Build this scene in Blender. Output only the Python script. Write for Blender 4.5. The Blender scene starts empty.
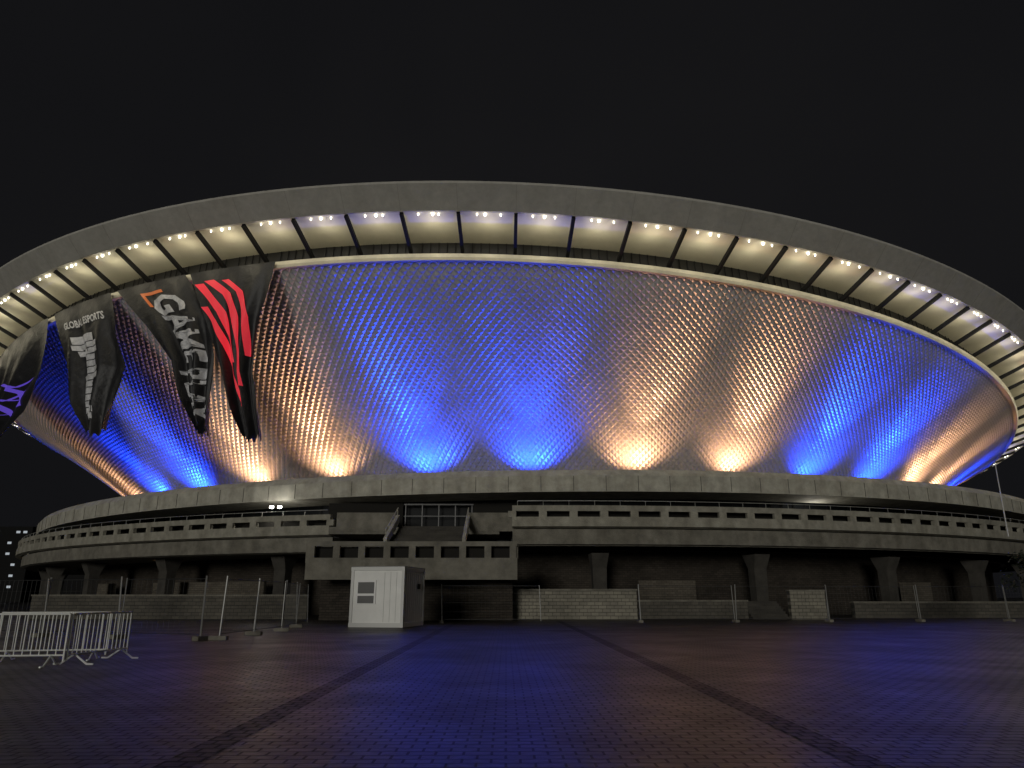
import bpy, math, random, bmesh
from mathutils import Vector, Matrix
random.seed(4)
S=bpy.context.scene
H=1.4
CT=(0.0,120.0)      # centre of roof rings
CB=(4.34,119.84)    # centre of base rings
sin,cos,rad=math.sin,math.cos,math.radians

# ---------------- helpers ----------------
def mat(name,col,rough=.7,metal=0,noise=None,bump=None,emit=None,estr=0,spec=.5,streak=None,sfac=.8):
    m=bpy.data.materials.new(name);m.use_nodes=True
    nt=m.node_tree;N=nt.nodes;L=nt.links;b=N['Principled BSDF']
    b.inputs['Base Color'].default_value=(*col,1);b.inputs['Roughness'].default_value=rough
    b.inputs['Metallic'].default_value=metal;b.inputs['Specular IOR Level'].default_value=spec
    if emit: b.inputs['Emission Color'].default_value=(*emit,1);b.inputs['Emission Strength'].default_value=estr
    geo=N.new('ShaderNodeNewGeometry')
    if noise:
        sc,lo,hi=noise
        n=N.new('ShaderNodeTexNoise');n.inputs['Scale'].default_value=sc;n.inputs['Detail'].default_value=8;n.inputs['Roughness'].default_value=.65
        L.new(geo.outputs['Position'],n.inputs['Vector'])
        r=N.new('ShaderNodeValToRGB');e=r.color_ramp.elements
        e[0].position=.3;e[1].position=.7
        e[0].color=(*[c*lo for c in col],1);e[1].color=(*[c*hi for c in col],1)
        L.new(n.outputs['Fac'],r.inputs['Fac']);out=r.outputs['Color']
        if streak:   # vertical weather stains: noise squashed in z
            mp=N.new('ShaderNodeMapping');mp.inputs['Scale'].default_value=(1,1,.12)
            L.new(geo.outputs['Position'],mp.inputs['Vector'])
            n4=N.new('ShaderNodeTexNoise');n4.inputs['Scale'].default_value=streak;n4.inputs['Detail'].default_value=5
            L.new(mp.outputs['Vector'],n4.inputs['Vector'])
            r4=N.new('ShaderNodeValToRGB');r4.color_ramp.elements[0].position=.35;r4.color_ramp.elements[1].position=.6
            r4.color_ramp.elements[0].color=(.6,.58,.55,1);r4.color_ramp.elements[1].color=(1,1,1,1)
            L.new(n4.outputs['Fac'],r4.inputs['Fac'])
            mx=N.new('ShaderNodeMix');mx.data_type='RGBA';mx.blend_type='MULTIPLY';mx.inputs['Factor'].default_value=sfac
            L.new(out,mx.inputs['A']);L.new(r4.outputs['Color'],mx.inputs['B']);out=mx.outputs['Result']
        L.new(out,b.inputs['Base Color'])
    if bump:
        n2=N.new('ShaderNodeTexNoise');n2.inputs['Scale'].default_value=bump[0];n2.inputs['Detail'].default_value=6
        L.new(geo.outputs['Position'],n2.inputs['Vector'])
        bp=N.new('ShaderNodeBump');bp.inputs['Strength'].default_value=bump[1];bp.inputs['Distance'].default_value=bump[2]
        L.new(n2.outputs['Fac'],bp.inputs['Height']);L.new(bp.outputs['Normal'],b.inputs['Normal'])
    return m

def mesh(name,vs,fs,m,parent=None,smooth=False):
    me=bpy.data.meshes.new(name);me.from_pydata(vs,[],fs)
    me.materials.append(m)
    if smooth: me.polygons.foreach_set('use_smooth',[True]*len(me.polygons))
    me.update()
    o=bpy.data.objects.new(name,me);S.collection.objects.link(o)
    if parent: o.parent=parent
    return o
def empty(name,loc=(0,0,0)):
    o=bpy.data.objects.new(name,None);S.collection.objects.link(o);o.location=loc;return o
class MB:
    def __init__(s): s.v=[];s.f=[]
    def box(s,c,d,rz=0,M=None):
        i=len(s.v)
        for x in(-.5,.5):
            for y in(-.5,.5):
                for z in(-.5,.5):
                    p=Vector((x*d[0],y*d[1],z*d[2]))
                    if M: p=M@p
                    elif rz: p=Matrix.Rotation(rz,3,'Z')@p
                    s.v.append(tuple(p+Vector(c)))
        s.f+=[tuple(i+k for k in q) for q in((0,1,3,2),(4,6,7,5),(0,4,5,1),(2,3,7,6),(0,2,6,4),(1,5,7,3))]
    def beam(s,a,b,w,h):
        a=Vector(a);b=Vector(b);d=b-a;L=d.length
        M=d.to_track_quat('Y','Z').to_matrix()
        s.box((a+b)/2,(w,L,h),M=M)
    def cyl(s,a,b,r,n=8,r2=None):
        r2=r if r2 is None else r2
        a=Vector(a);b=Vector(b);M=(b-a).to_track_quat('Z','Y').to_matrix();i=len(s.v)
        for k in range(n):
            t=2*math.pi*k/n;o=Vector((cos(t),sin(t),0))
            s.v.append(tuple(a+M@(o*r)));s.v.append(tuple(b+M@(o*r2)))
        for k in range(n):
            q=(k+1)%n;s.f.append((i+2*k,i+2*q,i+2*q+1,i+2*k+1))
        s.f.append(tuple(i+2*k for k in range(n))[::-1]);s.f.append(tuple(i+2*k+1 for k in range(n)))
    def make(s,name,m,parent=None,smooth=False): return mesh(name,s.v,s.f,m,parent,smooth)

def topz(z,x,y): return z-.0356*x-.08*y
def rt(R,z,ph,dz=0):   # roof family (tilted rings)
    x=R*sin(ph);y=-R*cos(ph);return (x+CT[0],y+CT[1],topz(z,x,y)+dz)
def rb(R,z,ph):        # base family
    x=R*sin(ph);y=-R*cos(ph);return (x+CB[0],y+CB[1],z)
def rl(R,z,ph):        # ledge family (slightly tilted)
    x=R*sin(ph);y=-R*cos(ph);return (x+CB[0],y+CB[1],z+.0079*x-.0101*y)
def lathe(name,prof,m,fn,a0,a1,n,parent=None,closed=True,mb=None,cap=True):
    vs=[];fs=[];k=len(prof)
    for i in range(n+1):
        ph=rad(a0+(a1-a0)*i/n)
        for (R,z) in prof: vs.append(fn(R,z,ph))
    for i in range(n):
        for j in range(k if closed else k-1):
            q=(j+1)%k
            fs.append((i*k+j,(i+1)*k+j,(i+1)*k+q,i*k+q))
    if closed and cap and abs(a1-a0)<359.9:
        fs.append(tuple(range(k))[::-1]);fs.append(tuple(n*k+j for j in range(k)))
    if mb is not None:
        o=len(mb.v);mb.v+=vs;mb.f+=[tuple(o+x for x in f) for f in fs];return
    return mesh(name,vs,fs,m,parent)

# ---------------- materials ----------------
conc=mat('washed_concrete',(.44,.425,.36),.85,noise=(1.6,.7,1.15),bump=(14,.6,.05),streak=1.1,sfac=.55)
concP=mat('parapet_concrete',(.33,.315,.26),.88,noise=(1.6,.65,1.15),bump=(14,.6,.05),streak=1.1,sfac=.7)
concD=mat('aged_concrete',(.20,.188,.155),.9,noise=(1.3,.6,1.2),bump=(14,.6,.05),streak=.9,sfac=.6)
colm=mat('shaded_concrete',(.055,.05,.042),.9,noise=(1.0,.55,1.2),bump=(14,.6,.05))  # base colour darkened to carry the undercroft shade
concR=mat('rim_concrete',(.44,.425,.38),.85,noise=(2.2,.88,1.08),bump=(9,.4,.05),streak=.8,sfac=.25)
cream=mat('cream_soffit',(.68,.65,.54),.8,noise=(.7,.9,1.05))
trimm=mat('cream_trim',(.62,.58,.46),.45,noise=(1.5,.85,1.05))
dark=mat('dark_steel',(.010,.010,.011),.7,spec=.2)
glassd=mat('dark_glass',(.012,.014,.016),.3,spec=.25)
wband=mat('smoked_glass',(.02,.02,.02),.45)
blackm=mat('shade_black',(.02,.019,.017),.9,spec=.1)  # near-black, shade put into the colour of recessed backings
steel=mat('galvanised_steel',(.2,.2,.2),.5,.6)
white=mat('white_panel',(.80,.80,.77),.5,noise=(.9,.88,1.03))
lampm=mat('lamp_lens',(1,1,1),emit=(1,.95,.82),estr=7)

def brickmat(name,c1,c2,mortar,bw,bh,rough,wet=False,vec='wall',spec=.5):
    m=bpy.data.materials.new(name);m.use_nodes=True;nt=m.node_tree;N=nt.nodes;L=nt.links;b=N['Principled BSDF']
    b.inputs['Specular IOR Level'].default_value=spec
    geo=N.new('ShaderNodeNewGeometry')
    br=N.new('ShaderNodeTexBrick')
    br.inputs['Color1'].default_value=(*c1,1);br.inputs['Color2'].default_value=(*c2,1);br.inputs['Mortar'].default_value=(*mortar,1)
    br.inputs['Scale'].default_value=1;br.inputs['Brick Width'].default_value=bw;br.inputs['Row Height'].default_value=bh
    br.inputs['Mortar Size'].default_value=bh*(.09 if wet else .07);br.inputs['Mortar Smooth'].default_value=.3
    if vec=='wall':
        sp=N.new('ShaderNodeSeparateXYZ');cb=N.new('ShaderNodeCombineXYZ')
        L.new(geo.outputs['Position'],sp.inputs[0]);L.new(sp.outputs['X'],cb.inputs['X']);L.new(sp.outputs['Z'],cb.inputs['Y'])
        L.new(cb.outputs[0],br.inputs['Vector'])
    else: L.new(geo.outputs['Position'],br.inputs['Vector'])
    n=N.new('ShaderNodeTexNoise');n.inputs['Scale'].default_value=.35;n.inputs['Detail'].default_value=9;n.inputs['Roughness'].default_value=.7
    L.new(geo.outputs['Position'],n.inputs['Vector'])
    mr=N.new('ShaderNodeMapRange');mr.inputs['From Min'].default_value=.3;mr.inputs['From Max'].default_value=.7;mr.inputs['To Min'].default_value=.55;mr.inputs['To Max'].default_value=1.25
    L.new(n.outputs['Fac'],mr.inputs['Value'])
    mx=N.new('ShaderNodeMix');mx.data_type='RGBA';mx.blend_type='MULTIPLY';mx.inputs['Factor'].default_value=1
    L.new(br.outputs['Color'],mx.inputs['A']);L.new(mr.outputs['Result'],mx.inputs['B']);L.new(mx.outputs['Result'],b.inputs['Base Color'])
    if wet:
        r2=N.new('ShaderNodeMapRange');r2.inputs['From Min'].default_value=.35;r2.inputs['From Max'].default_value=.65;r2.inputs['To Min'].default_value=rough-.05;r2.inputs['To Max'].default_value=rough+.14
        L.new(n.outputs['Fac'],r2.inputs['Value'])
        # per-block random wetness from the brick colour plus rougher joints
        a2=N.new('ShaderNodeMath');a2.operation='MULTIPLY_ADD';a2.inputs[1].default_value=.16
        L.new(br.outputs['Fac'],a2.inputs[0]);L.new(r2.outputs['Result'],a2.inputs[2]);L.new(a2.outputs[0],b.inputs['Roughness'])
    else: b.inputs['Roughness'].default_value=rough
    n3=N.new('ShaderNodeTexNoise');n3.inputs['Scale'].default_value=5;n3.inputs['Detail'].default_value=7
    L.new(geo.outputs['Position'],n3.inputs['Vector'])
    ad=N.new('ShaderNodeMath');ad.operation='MULTIPLY_ADD';ad.inputs[1].default_value=-.9 if wet else -1.2
    L.new(br.outputs['Fac'],ad.inputs[0]);L.new(n3.outputs['Fac'],ad.inputs[2])
    bp=N.new('ShaderNodeBump');bp.inputs['Strength'].default_value=.85;bp.inputs['Distance'].default_value=.02
    L.new(ad.outputs[0],bp.inputs['Height']);L.new(bp.outputs['Normal'],b.inputs['Normal'])
    return m
paving=brickmat('block_paving',(.034,.030,.028),(.020,.019,.019),(.008,.008,.008),.26,.17,.38,True,'g',.19)
pavedark=brickmat('drain_strip_paving',(.018,.017,.016),(.013,.013,.013),(.006,.006,.006),.2,.2,.48,True,'g',.15)
stone=brickmat('stone_wall',(.30,.28,.22),(.22,.205,.165),(.09,.085,.07),.5,.22,.85)
brickD=brickmat('shaded_brick_wall',(.060,.05,.04),(.04,.034,.027),(.02,.018,.016),.4,.16,.9,spec=.2)  # undercroft shade is built into these dark brick tones

# ---------------- ground ----------------
g=mesh('ground',[(-900,-60,0),(900,-60,0),(900,1500,0),(-900,1500,0)],[(0,1,2,3)],paving)
for i,x in enumerate((-2.85,3.15)):
    w=.17
    mesh('drain_strip',[(x-w,-10,.004),(x+w,-10,.004),(x+w,47,.004),(x-w,47,.004)],[(0,1,2,3)],pavedark)
mesh('drain_strip',[(-40,33.6,.008),(60,33.6,.008),(60,34.0,.008),(-40,34.0,.008)],[(0,1,2,3)],pavedark)

# ---------------- arena ----------------
arena=empty('saucer_arena',(0,0,0))
def facpt(u,v,off=0):  # u azimuth deg, v 0..1 up slope
    ph=rad(u)
    a=Vector(rl(52.8,9.58,ph));b=Vector(rt(69.4,19.89,ph))
    p=a.lerp(b,v)
    n=Vector((sin(ph)*.69,-cos(ph)*.69,-.72))
    bulge=.5*sin(math.pi*v)
    return p+n*(off-bulge)
alum=bpy.data.materials.new('aluminium_shingle');alum.use_nodes=True
nt=alum.node_tree;N=nt.nodes;L=nt.links;b=N['Principled BSDF']
b.inputs['Metallic'].default_value=.42;b.inputs['Roughness'].default_value=.48
geo=N.new('ShaderNodeNewGeometry');rr=N.new('ShaderNodeValToRGB')
rr.color_ramp.elements[0].color=(.40,.40,.41,1);rr.color_ramp.elements[1].color=(.60,.60,.60,1)
n=N.new('ShaderNodeTexNoise');n.inputs['Scale'].default_value=.5;n.inputs['Detail'].default_value=6
L.new(geo.outputs['Position'],n.inputs['Vector']);L.new(n.outputs['Fac'],rr.inputs['Fac']);L.new(rr.outputs['Color'],b.inputs['Base Color'])
NC=620;NR=64
vs=[];fs=[]
du=360/NC
c0=int(-120/du);c1=int(120/du)
for j in range(-1,NR):
    v0=(j+1)/NR
    if v0-1/NR<-.001: continue
    for i in range(c0,c1):
        u=(i+(.5 if j%2 else 0))*du
        l=facpt(u-du/2,v0);r=facpt(u+du/2,v0)
        t=facpt(u,min(1,v0+1/NR));bt=facpt(u,max(0,v0-1/NR))
        ap=facpt(u+random.uniform(-.04,.04)*du,v0-.3/NR,.115+random.uniform(-.014,.014))
        k=len(vs);vs+=[tuple(l),tuple(bt),tuple(r),tuple(t),tuple(ap)]
        fs+=[(k,k+1,k+4),(k+1,k+2,k+4),(k+2,k+3,k+4),(k+3,k,k+4)]
mesh('facade_shingles',vs,fs,alum,arena)
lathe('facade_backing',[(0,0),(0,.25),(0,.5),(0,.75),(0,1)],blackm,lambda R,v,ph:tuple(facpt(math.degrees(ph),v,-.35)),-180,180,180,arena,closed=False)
lathe('inner_trim',[(69.1,19.86),(69.75,19.80),(69.85,20.0),(69.85,20.28),(69.1,20.33)],trimm,rt,-180,180,240,arena)
lathe('window_band',[(68.9,20.2),(68.75,21.78)],wband,rt,-180,180,240,arena,closed=False)
lathe('soffit',[(68.6,21.8),(73.3,21.76)],cream,rt,-180,180,240,arena,closed=False)
lathe('rim_fascia',[(73.0,21.73),(73.25,21.66),(74.6,22.95),(74.6,23.12),(73.9,23.35),(73.0,23.3)],concR,rt,-180,180,360,arena)
lathe('roof',[(73.5,23.35),(40,26.5),(.1,27.5)],concD,rt,-180,180,90,arena,closed=False)
fin=MB();lens=MB();mull=MB();jn=MB()
NF=112
for i in range(NF):
    ph=rad(.5+i*360/NF)
    fin.beam(rt(73.05,21.62,ph),rt(69.6,20.42,ph),.24,.3)
    for k in range(1,6):
        p2=ph+rad(k*360/NF/6)
        mull.beam(rt(68.98,20.3,p2),rt(68.83,21.75,p2),.05,.05)
    jn.beam(rt(74.61,22.96,ph),rt(73.27,21.68,ph),.02,.02)
    d=(i*360/NF+.5+180)%360-180
    if abs(d)<100:
        for k in (.3,.5,.7):
            p2=ph+rad((k+random.uniform(-.06,.06))*360/NF)
            c=rt(72.8,21.62,p2);r_=.085 if k==.5 else .045
            lens.cyl((c[0],c[1],c[2]-.03),(c[0],c[1],c[2]+.1),r_,8)
fin.make('radial_fins',dark,arena);mull.make('window_mullions',dark,arena)
jn.make('fascia_joints',mat('fascia_joint_grey',(.26,.25,.22),.9),arena)  # joint lines a little darker than the fascia concrete
lens.make('rim_lamps',lampm,arena)
for i in range(-26,27):
    ph=rad(.5+(i+.5)*360/NF)
    ld=bpy.data.lights.new('rim_lamp_light','POINT');ld.energy=64*random.uniform(.88,1.12);ld.color=(1,.90,.64);ld.shadow_soft_size=.3
    o=bpy.data.objects.new('rim_lamp_light',ld);S.collection.objects.link(o);o.location=rt(71.9,20.5,ph);o.parent=arena
lathe('upper_ledge',[(67.07,7.95),(67.07,9.1),(66.7,9.58),(52.5,9.3),(52.5,8.5),(64.5,8.3),(64.5,7.75)],conc,rl,-180,180,240,arena)
jm=MB()
for i in range(-45,46):
    ph=rad(i*2+.4);jm.beam(rl(67.08,8.0,ph),rl(67.08,9.08,ph),.035,.02)
jm.make('ledge_joints',colm,arena)
lathe('foyer_glazing',[(63.0,5.0),(63.0,8.8)],glassd,rb,-180,180,240,arena,closed=False)
lathe('terrace_floor',[(62,4.8),(67.6,4.8),(67.6,4.95),(62,4.95)],concD,rb,-180,180,240,arena)
fm=MB();
for i in range(-90,90):
    ph=rad(i*1.0+.3);fm.beam(rb(63.05,5,ph),rb(63.05,8.6,ph),.12,.12)
fm.make('foyer_mullions',dark,arena)
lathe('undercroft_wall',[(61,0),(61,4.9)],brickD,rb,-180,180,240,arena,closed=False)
def balcony(a0,a1,z,par,name):
    m=MB()
    n=max(4,int(abs(a1-a0)))
    lathe('',[(68.5,z+2.3),(68.55,z+2.68),(68.2,z+2.7),(68.2,z+2.3)],None,rb,a0,a1,n,mb=m)
    lathe('',[(68.15,z+1.15),(68.6,z+1.25),(68.6,z+1.9),(68.2,z+1.9)],None,rb,a0,a1,n,mb=m)
    st=1.75;k=int(abs(a1-a0)/st)
    for i in range(k+1):
        ph=rad(a0+(a1-a0)*i/k)
        m.box(Vector(rb(68.37,z+2.1,ph)),(.55,.28,.42),rz=ph)
    m.make(name+'_parapet',concP,par)
    m2=MB()
    lathe('',[(67.5,z),(67.95,z+.1),(67.95,z+1.12),(62.5,z+1.12),(62.5,z)],None,rb,a0,a1,n,mb=m2)
    m2.make(name+'_deck',concD,par)
    lathe(name+'_slot_shade',[(67.4,z+1.2),(67.4,z+2.45)],blackm,rb,a0,a1,n,par,closed=False)  # black sheet behind the parapet slots, stands in for their shade
balcony(-3.3,80,4.8,arena,'terrace')
balcony(-80,-14.3,4.4,arena,'terrace')
# handrails on the set-back terrace edge
hr=MB()
for (a0,a1,z) in ((-60,-14.6,7.1),(-3,60,7.5)):
    n_=int((a1-a0)/1.5)
    for i in range(n_):
        p0=rad(a0+(a1-a0)*i/n_);p1=rad(a0+(a1-a0)*(i+1)/n_)
        hr.cyl(rb(68.3,z+.32,p0),rb(68.3,z+.32,p1),.022,5)
        hr.cyl(rb(68.3,z-.02,p0),rb(68.3,z+.32,p0),.018,5)
hr.make('terrace_handrail',mat('rail_paint',(.35,.35,.33),.5,.3),arena)
cm=MB()
for a in (-71.5,-61,-50.5,-40,-29.5,-19,-8.5,2,12.5,23,33.5,44,54.5,65):
    ph=rad(a)
    p=Vector(rb(65.4,0,ph));R=Matrix.Rotation(ph,3,'Z')
    i=len(cm.v)
    for (z,w,d) in ((0,.9,.8),(3.4,1.0,.9),(4.4,1.25,1.8)):
        for (sx,sy) in((-1,-1),(1,-1),(1,1),(-1,1)):
            cm.v.append(tuple(p+R@Vector((sx*w/2,sy*d/2,z))))
    for l in(0,4):
        for q in range(4):
            cm.f.append((i+l+q,i+l+(q+1)%4,i+l+4+(q+1)%4,i+l+4+q))
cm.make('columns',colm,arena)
pm=MB()
for (a0,a1) in ((-34,-22),(-45,-40.5),(5,9),(27,30.5)):
    lathe('',[(63.2,0),(63.2,2.6),(62.9,2.6),(62.9,0)],None,rb,a0,a1,8,mb=pm)
pm.make('undercroft_partitions',brickmat('partition_brick',(.13,.115,.09),(.095,.082,.066),(.05,.045,.038),.4,.16,.9,spec=.2),arena)
e=MB()
e.box((-6.5,55.8,5.9),(12,5.6,.5))
e.box((-9.9,53.1,6.5),(4.2,.3,1.3)); e.box((-1.0,53.1,6.5),(3.4,.3,1.3))
e.make('entrance_landing',concD,arena)
st=MB();ns=12
for i in range(ns):
    t=i/ns
    st.box((-5.2,48.3+4.8*t,4.4+(1.75)*t/2),(4.6,.42,.3+1.75*t))
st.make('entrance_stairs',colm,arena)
sg=MB()
for x in(-7.7,-2.7):
    sg.beam((x,47.9,4.75),(x,53.1,6.75),.22,.5)
    sg.beam((x,47.9,5.5),(x,53.1,7.5),.06,.06)
    for k in range(5): sg.cyl((x,48.1+1.2*k,4.9+.46*k),(x,48.1+1.2*k,5.58+.46*k),.025,5)
sg.make('stair_stringers',conc,arena)
dr=MB()
for k in range(5): dr.box((-7.6+k*1.25,56.3,7.05),(.07,.09,2.1))
dr.box((-5.1,56.3,8.12),(5.3,.1,.1));dr.box((-5.1,56.32,7.25),(5.3,.07,.05))
dr.make('entrance_door_frames',mat('door_frame',(.12,.12,.12),.5),arena)
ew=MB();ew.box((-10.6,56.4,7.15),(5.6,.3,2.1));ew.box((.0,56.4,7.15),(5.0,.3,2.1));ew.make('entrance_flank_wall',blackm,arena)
ew=MB();ew.box((-5.1,57.2,7.15),(6.6,.05,2.1));ew.make('entrance_door_glass',mat('door_glass',(.008,.009,.01),.5,spec=.1),arena)
lp=MB()
lp.box((-5.6,49.5,3.35),(12.4,8.6,.5))
lp.box((-5.6,45.1,3.0),(12.5,.35,1.25))
lp.box((-5.6,45.15,4.45),(12.5,.3,.28))
for k in range(9): lp.box((-11.6+k*1.5,45.15,3.97),(.4,.28,.7))
lp.box((-11.8,49,3.9),(.3,7.6,1.1));lp.box((.55,49,3.9),(.3,7.6,1.1))
lp.make('lower_platform',concD,arena)
lb=MB();lb.box((-5.6,45.7,3.9),(12.2,.06,.8));lb.make('platform_slot_shade',blackm,arena)  # black sheet that paints the shade inside the platform slots
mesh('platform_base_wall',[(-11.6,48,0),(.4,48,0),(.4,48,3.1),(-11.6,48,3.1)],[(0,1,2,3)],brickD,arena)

# ledge floodlights
warm=(1,.50,.25);blue=(.008,.05,1)
fl=MB()
def spot(p,d,size,en,col,soft=.12):
    ld=bpy.data.lights.new('facade_floodlight_light','SPOT')
    ld.spot_size=rad(size);ld.spot_blend=1;ld.shadow_soft_size=soft;ld.energy=en;ld.color=col
    o=bpy.data.objects.new('facade_floodlight_light',ld);S.collection.objects.link(o);o.location=p
    o.rotation_euler=d.to_track_quat('-Z','Y').to_euler();o.parent=arena
for k in range(-9,11):
    a=-2.2+9.5*k
    isb=((k+1)//2)%2==0
    ph=rad(a)
    p=Vector(rl(57.0,9.95,ph))
    def dr_(el): return Vector((sin(ph)*cos(rad(el)),-cos(ph)*cos(rad(el)),sin(rad(el))))
    c_=blue if isb else warm;s_=(3.0 if isb else 1.0)*random.uniform(.88,1.1)
    top=facpt(a,1);dd=top-p;el=math.degrees(math.atan2(dd.z,math.hypot(dd.x,dd.y)))
    spot(p,dr_(el+9),46,7000*s_,c_)
    spot(p,dr_(el+42),112,2900*s_,c_)
    fl.box(p+Vector((0,0,-.35)),(.7,.4,.4),rz=ph)
    # added unseen plate, blocks the beam from spilling onto the soffit
    out=Vector((sin(ph),-cos(ph),0));h=.6*math.tan(rad(el-.5))
    fl.box(p+out*.6+Vector((0,0,h/2-.25)),(2.2,.04,h+.5),rz=ph)
fl.make('floodlight_housings_and_blockers',dark,arena)
lw=mat('lamp_white',(1,1,1),emit=(1,.97,.9),estr=25)
for (p,en) in (((-17.5,55.6,7.75),70),((-16.9,55.6,7.75),1),((24.2,58.5,7.75),50)):
    q=MB();q.cyl(p,(p[0],p[1],p[2]+.15),.15,10);q.make('ceiling_lamp',lw,arena)
    ld=bpy.data.lights.new('ceiling_lamp_light','POINT');ld.energy=en;ld.color=(1,.95,.85);ld.shadow_soft_size=.2
    o=bpy.data.objects.new('ceiling_lamp_light',ld);S.collection.objects.link(o);o.location=(p[0],p[1]-.1,p[2]-.35);o.parent=arena
for a in(-31.5,30.5):
    p=rb(64.8,.4,rad(a))
    ld=bpy.data.lights.new('wall_uplight_light','SPOT');ld.energy=420;ld.color=(1,.6,.3);ld.spot_size=rad(36);ld.spot_blend=.8
    o=bpy.data.objects.new('wall_uplight_light',ld);S.collection.objects.link(o);o.location=p;o.rotation_euler=(rad(180-12),0,rad(a));o.parent=arena

# ---------------- banners ----------------
bcloth=mat('black_banner_cloth',(.012,.012,.014),.55,bump=(1.2,.5,.25))
bwhite=mat('banner_white_print',(.7,.7,.72),.6,noise=(3,.6,1.05))
bred=mat('banner_red_glow_print',(.85,.03,.05),.5,emit=(1,.05,.08),estr=.3)  # slight emission added to brighten the red print, no lamp in it
bor=mat('banner_orange_print',(.8,.2,.05),.5)
bpur=mat('banner_purple_glow_print',(.2,.1,.8),.5,emit=(.12,.08,.7),estr=.3)  # purple print also self-glows, brightness put in as emission
def banner(rows):
    def f(u,v,off=0):
        t=max(0,v)*(len(rows)-1);i=min(int(t),len(rows)-2);w=t-i
        def zz(r,ph): return rt(69.95,20.15,rad(ph))[2] if r[0] is None else r[0]
        r0,r1=rows[i],rows[i+1]
        p0=r0[1]+(r0[2]-r0[1])*u;p1=r1[1]+(r1[2]-r1[1])*u
        ph=p0+(p1-p0)*w
        z=zz(r0,p0)+(zz(r1,p1)-zz(r0,p0))*w
        wob=(.28*sin(u*11+v*3)+.2*sin(u*23+v*9+1))*min(1,v*3)
        p=Vector(rt(70.15+wob+off,0,rad(ph)))
        return Vector((p.x,p.y,z))
    return f
def make_banner(rows,prints):
    par=empty('torn_banner');f=banner(rows);nu,nv=40,60
    vs=[tuple(f(i/nu,j/nv)) for j in range(nv+1) for i in range(nu+1)]
    for i in range(nu+1):
        x,y,z=vs[nv*(nu+1)+i];vs[nv*(nu+1)+i]=(x,y,z+random.uniform(-.4,.2)+.3*sin(i*.5))
    fs=[(j*(nu+1)+i,j*(nu+1)+i+1,(j+1)*(nu+1)+i+1,(j+1)*(nu+1)+i) for j in range(nv) for i in range(nu)]
    mesh('cloth',vs,fs,bcloth,par,True)
    for (nm,polys,m) in prints:
        V=[];F=[]
        for tri in polys:
            tris=[(tri[0],tri[q],tri[q+1]) for q in range(1,len(tri)-1)]
            for T in tris:
                K=5
                idx={}
                for a in range(K+1):
                    for b_ in range(K+1-a):
                        c=K-a-b_
                        u=(T[0][0]*a+T[1][0]*b_+T[2][0]*c)/K;v=(T[0][1]*a+T[1][1]*b_+T[2][1]*c)/K
                        idx[(a,b_)]=len(V);V.append(tuple(f(u,v,.07)))
                for a in range(K):
                    for b_ in range(K-a):
                        F.append((idx[(a,b_)],idx[(a+1,b_)],idx[(a,b_+1)]))
                        if a+b_<K-1: F.append((idx[(a+1,b_)],idx[(a+1,b_+1)],idx[(a,b_+1)]))
        mesh(nm,V,F,m,par)
def strip(pts,w):
    out=[];P=[]
    for i in range(len(pts)-1):
        for k in range(6):
            t=k/6;P.append((pts[i][0]+(pts[i+1][0]-pts[i][0])*t,pts[i][1]+(pts[i+1][1]-pts[i][1])*t))
    P.append(pts[-1])
    for i in range(len(P)-1):
        (u0,v0),(u1,v1)=P[i],P[i+1]
        out.append([(u0-w/2,v0),(u0+w/2,v0),(u1+w/2,v1),(u1-w/2,v1)])
    return out
def textpolys(txt,fn):
    c=bpy.data.curves.new('t','FONT');c.body=txt;c.size=1;c.resolution_u=2;c.offset=.03
    o=bpy.data.objects.new('t',c);S.collection.objects.link(o)
    bpy.context.view_layer.update()
    me=bpy.data.meshes.new_from_object(o)
    bm=bmesh.new();bm.from_mesh(me);bmesh.ops.triangulate(bm,faces=bm.faces)
    mx=max(v.co.x for v in bm.verts)
    P=[[fn(v.co.x/mx,v.co.y/.72) for v in fc.verts] for fc in bm.faces]
    bm.free();bpy.data.objects.remove(o);bpy.data.meshes.remove(me)
    return P
B3=[(None,-21.2,-14.7),(21.6,-19.2,-15.5),(17.4,-17.6,-15.6),(14.6,-16.6,-15.0),(12.5,-15.8,-14.4)]
make_banner(B3,[('red_fingers',strip([(.08,.06),(.14,.1),(.3,.2),(.38,.32),(.40,.45)],.12)+strip([(.22,.05),(.42,.12),(.56,.24),(.62,.4),(.60,.6)],.13)+strip([(.42,.055),(.62,.12),(.76,.24),(.8,.42)],.09)+strip([(.06,.17),(.16,.24),(.26,.36),(.36,.55),(.46,.74)],.10),bred)])
B2=[(None,-28,-21.6),(22.4,-24.4,-19.3),(19,-21.7,-18.5),(16,-20.5,-18.4),(13.3,-19.2,-18.2)]
make_banner(B2,[('slogan_lettering',textpolys('GAME',lambda x,y:(.34+.46*y,.09+.44*x))+textpolys('PLAY',lambda x,y:(.16+.66*y,.57+.37*x)),bwhite),
  ('orange_bracket',[[(.28,.06),(.32,.06),(.32,.15),(.28,.15)],[(.32,.06),(.6,.06),(.6,.078),(.32,.078)]],bor)])
B1=[(None,-36,-28.7),(22.2,-33.4,-27.4),(19.5,-32,-26),(16.8,-30.7,-26.4),(14.2,-29,-26.8)]
leg=[]
for i in range(13):
    v0=.2+i*.055;v1=v0+.050;w=(.20 if i<3 else .15)+.05*sin(i*1.3)-(i>9)*.02;c=.42+.06*sin(i*.5)
    leg.append([(c-w,v0),(c+w,v0+.003),(c+w*.97,v1),(c-w*.99,v1-.003)])
make_banner(B1,[('title_lettering',textpolys('GLOBAL ESPORTS',lambda x,y:(.14+.72*x,.14-.045*y)),bwhite),('robot_arm_print',leg,bwhite)])
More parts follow.
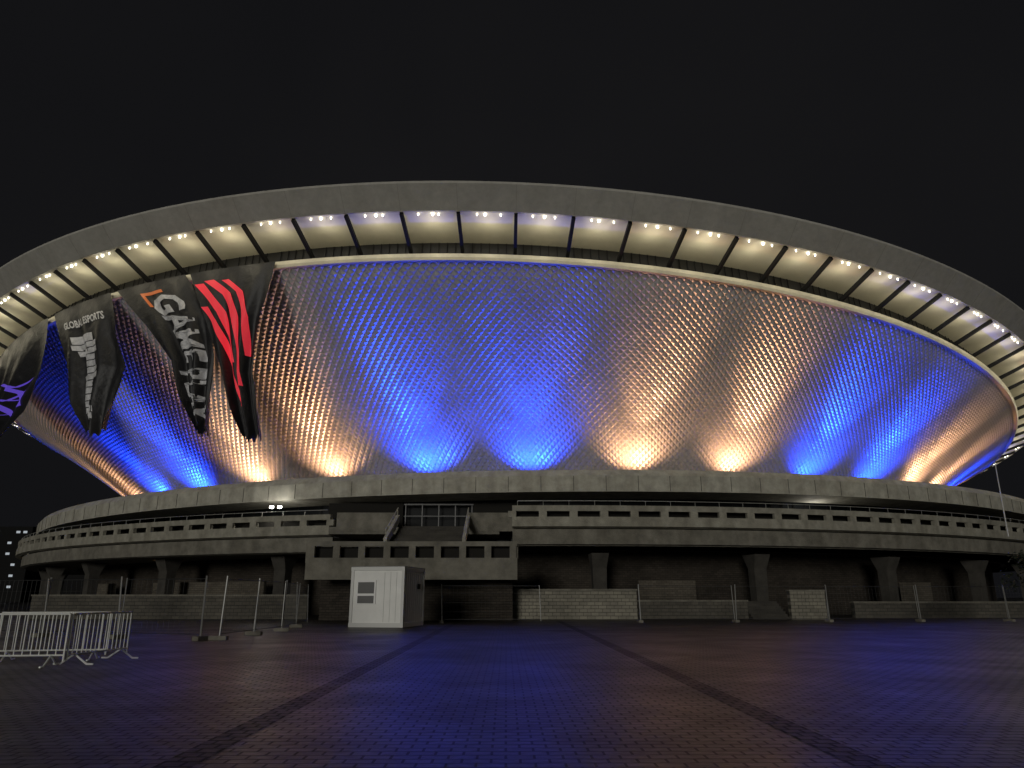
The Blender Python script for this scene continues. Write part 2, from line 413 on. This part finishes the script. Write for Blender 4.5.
B0=[(None,-52,-37),(20.9,-53,-36.5),(17.5,-54,-38.5),(13.5,-56,-48)]
make_banner(B0,[('purple_print',strip([(.5,.3),(.75,.4),(.9,.35)],.05)+strip([(.35,.5),(.6,.48),(.85,.52)],.05)+strip([(.3,.68),(.55,.6),(.75,.62)],.04)+strip([(.4,.4),(.7,.5),(.88,.44)],.05)+strip([(.6,.36),(.8,.45),(.9,.6)],.07)+strip([(.5,.44),(.68,.56),(.82,.66)],.07),bpur)])

# ---------------- site cabin ----------------
cab=empty('site_cabin',(-4.88,36.4,0));cab.rotation_euler=(0,0,rad(-12))
c=MB();c.box((-1.3,1.5,1.4),(2.6,3.0,2.46));c.make('cabin_body',white,cab)
c=MB()
for x in(-2.58,-.02):
    for y in(.02,2.98): c.box((x,y,1.4),(.14,.14,2.66))
c.box((-1.3,0.0,2.7),(2.72,.12,.16));c.box((-1.3,3.0,2.7),(2.72,.12,.16));c.box((0,1.5,2.7),(.12,3.0,.155));c.box((-2.6,1.5,2.7),(.12,3.0,.155))
c.box((-1.3,0.0,.12),(2.72,.12,.2));c.box((0,1.5,.12),(.12,3.0,.195))
c.make('cabin_frame',mat('grey_frame',(.6,.6,.58),.5),cab)
c=MB();c.box((-1.3,1.5,2.79),(2.7,3.1,.05));c.make('cabin_roof',steel,cab)
c=MB();c.box((-1.85,-.04,1.62),(.98,.06,1.1));c.make('window_frame',mat('win_frame',(.75,.75,.74),.4),cab)
c=MB();c.box((-1.85,-.075,1.82),(.82,.02,.52));c.box((-1.85,-.075,1.28),(.82,.02,.34));c.make('window_glass',mat('cabin_glass',(.12,.12,.12),.3),cab)
c=MB()
for k in range(9): c.box((.012,.35+k*.3,1.4),(.03,.02,2.3))
for k in range(3): c.box((-.95+k*.3,-.012,1.4),(.02,.03,2.3))
c.make('panel_seams',mat('seam_grey',(.6,.6,.58),.6),cab)
c=MB();c.box((.04,2.2,1.9),(.05,.35,.25));c.make('vent',dark,cab)

# ---------------- walls ----------------
def wallobj(x0,x1,y,h,t=.5,m=stone):
    w=MB();w.box(((x0+x1)/2,y+t/2,h/2),(x1-x0,t,h));
    o=w.make('stone_wall',m);w=MB();w.box(((x0+x1)/2,y+t/2,h+.05),(x1-x0+.1,t+.1,.1));w.make('coping',concD,o)
stone2=brickmat('stone_wall_dark',(.11,.10,.08),(.08,.073,.06),(.04,.04,.035),.5,.22,.9)
wallobj(-.4,8.5,50,1.8)
wallobj(8.65,16,51,1.1,.5,stone2)
wallobj(-11,-.6,50.2,1.9,.5,stone2)
wallobj(-31,-13,50.5,1.45,.5,stone2)
wallobj(18.5,20.8,50,1.75)
s_=MB()
for k in range(7): s_.box((17.2,50.3+.35*k,.08+.08*k),(2.4,.36,.17+.16*k))
s_.make('garden_steps',colm)
wallobj(24,50,53,1.0,.5,stone2)

# ---------------- mesh fence ----------------
postm=mat('fence_post_steel',(.3,.3,.29),.5,.5)
wire=mat('fence_wire',(.05,.05,.05),.6,.5)
def fence(p,q,L0=3.5,skip=()):
    p=Vector((*p,0));q=Vector((*q,0));L=(q-p).length;n=max(1,round(L/L0));d=(q-p)/n
    for i in range(n):
        if i in skip: continue
        a=p+d*i;b_=p+d*(i+1);u=d.normalized()
        lean=Vector((random.uniform(-.05,.05),random.uniform(-.05,.05),0))
        a2=a+u*.05;b2=b_-u*.05
        Z=Vector((0,0,1))+lean
        m=MB()
        m.cyl(a2+Z*.1,a2+Z*2.1,.03,6);m.cyl(b2+Z*.1,b2+Z*2.05,.02,6)
        o=m.make('mesh_fence_panel',postm)
        m=MB()
        for z in(.2,2.0): m.cyl(a2+Z*z,b2+Z*z,.014,5)
        k=int((b2-a2).length/.22)
        for j in range(1,k):
            x=a2.lerp(b2,j/k);m.cyl(x+Z*.2,x+Z*2.0,.004,3)
        for z in(.6,1.1,1.6): m.cyl(a2+Z*z,b2+Z*z,.004,3)
        m.make('wire_mesh',wire,o)
        w=MB();w.box(a+Vector((0,0,.07)),(.6,.24,.14),rz=math.atan2(u.y,u.x)+1.57);w.make('concrete_foot',concD,o)
fence((-9.7,26.4),(-9.5,33)); fence((-9.5,33),(-10.6,41.5))
fence((-10.2,26.2),(-27,32)) 
fence((-3.6,43),(30,46),5.5,(1,));fence((30,46),(52,52),5.5)

# ---------------- crowd barriers ----------------
bar=mat('barrier_zinc',(.78,.79,.75),.5,.1)
def barrier(p,ang,L=2.3):
    m=MB();R=Matrix.Rotation(ang,3,'Z');O=Vector((*p,0))
    def T(x,y,z): return O+R@Vector((x,y,z))
    m.cyl(T(0,0,1.05),T(L,0,1.05),.021,8);m.cyl(T(0,0,.22),T(L,0,.22),.018,8)
    m.cyl(T(0,0,.1),T(0,0,1.05),.021,8);m.cyl(T(L,0,.1),T(L,0,1.05),.021,8)
    for k in range(1,14): m.cyl(T(L*k/14,0,.22),T(L*k/14,0,1.05),.012,6)
    for x in (.25,L-.25):
        for sg_ in(-1,1):
            m.cyl(T(x,.3*sg_,.02),T(x,0,.22),.02,6);m.cyl(T(x,.3*sg_,.02),T(x,.45*sg_,.02),.02,6)
    m.make('crowd_barrier',bar)
barrier((-11.6,16.3),rad(8));barrier((-9.3,16.7),rad(85),2.2);barrier((-11.6,17.9),rad(12));barrier((-14.05,16.2),rad(-3))

# ---------------- flagpole, distant building, tree ----------------
f=MB();f.cyl((38.9,58,5.9),(38.9,58,11.6),.06,8,.035);f.cyl((38.9,58,11.6),(38.9,58,11.7),.07,8);f.make('flagpole',mat('pole_paint',(.4,.4,.4),.5))
db=empty('office_building',(-150,215,0))
m=MB();m.box((0,0,10),(40,16,20));m.box((34,6,8),(24,16,16));m.make('walls',mat('office_wall',(.012,.012,.012),.9,spec=.1),db)
m=MB()
for i in range(20):
    for j in range(6):
        if random.random()<.28: m.box((-18+i*1.9,-8.05,4+j*2.9),(1.0,.1,.6))
m.make('lit_windows',mat('lit_window',(.3,.3,.3),emit=(.8,.9,1),estr=.35),db)
leafm=mat('leaves',(.022,.03,.016),.7,noise=(2,.5,1.5))
def tree(x,y,h,r):
    par=empty('shrub_tree',(x,y,0))
    m=MB();m.cyl((0,0,0),(0.1,0,h*.5),.12,7,.07)
    for k in range(9):
        a=random.uniform(0,6.3);m.cyl((.05,0,h*random.uniform(.25,.5)),(r*.7*cos(a),r*.7*sin(a),h*random.uniform(.55,.95)),.05,5,.015)
    m.make('trunk',mat('bark',(.05,.04,.03),.9),par)
    V=[];F=[]
    cl=[(Vector((random.gauss(0,r*.42),random.gauss(0,r*.42),h*.62+random.gauss(0,h*.17))),random.uniform(.25,.5)) for _ in range(40)]
    for c_,cr in cl:
        for _ in range(90):
            p=c_+Vector((random.gauss(0,cr*.6),random.gauss(0,cr*.6),random.gauss(0,cr*.5)))
            a=Vector((random.gauss(0,1),random.gauss(0,1),random.gauss(0,1))).normalized();b_=a.orthogonal().normalized()
            s=.09;k=len(V);V+=[tuple(p+a*s),tuple(p+b_*s*.6),tuple(p-a*s),tuple(p-b_*s*.6)];F.append((k,k+1,k+2,k+3))
    mesh('leaves',V,F,leafm,par)
tree(25.6,36,4.0,1.4)

# ---------------- world, lights ----------------
w=bpy.data.worlds.new('World');S.world=w;w.use_nodes=True;nt=w.node_tree;N=nt.nodes;L=nt.links
bg=N['Background'];bg.inputs['Strength'].default_value=1
tc=N.new('ShaderNodeTexCoord');nz=N.new('ShaderNodeTexNoise');nz.inputs['Scale'].default_value=1.6;nz.inputs['Detail'].default_value=3
L.new(tc.outputs['Generated'],nz.inputs['Vector'])
r=N.new('ShaderNodeValToRGB');r.color_ramp.elements[0].position=.3;r.color_ramp.elements[0].color=(.0048,.0050,.0060,1)
r.color_ramp.elements[1].position=.75;r.color_ramp.elements[1].color=(.0085,.0083,.0090,1)
L.new(nz.outputs['Fac'],r.inputs['Fac']);L.new(r.outputs['Color'],bg.inputs['Color'])
sd=bpy.data.lights.new('plaza_fill','SUN');sd.energy=.85;sd.angle=rad(12);sd.color=(1,.97,.89)  # added weak fill from behind the camera, stands in for plaza floodlights
so=bpy.data.objects.new('plaza_fill',sd);S.collection.objects.link(so)
so.rotation_euler=Vector((.25,1,-.13)).to_track_quat('-Z','Y').to_euler()

# ---------------- camera ----------------
cd=bpy.data.cameras.new('camera');cam=bpy.data.objects.new('camera',cd);S.collection.objects.link(cam)
cd.sensor_width=36;cd.lens=738.94/1024*36;cd.clip_end=4000;cd.clip_start=.1
t=math.atan(212.93/738.94)
cam.location=(0,0,H);cam.rotation_euler=(math.pi/2+t,0,-.0075)
S.camera=cam
S.view_settings.view_transform='Standard';S.view_settings.look='None';S.view_settings.exposure=0
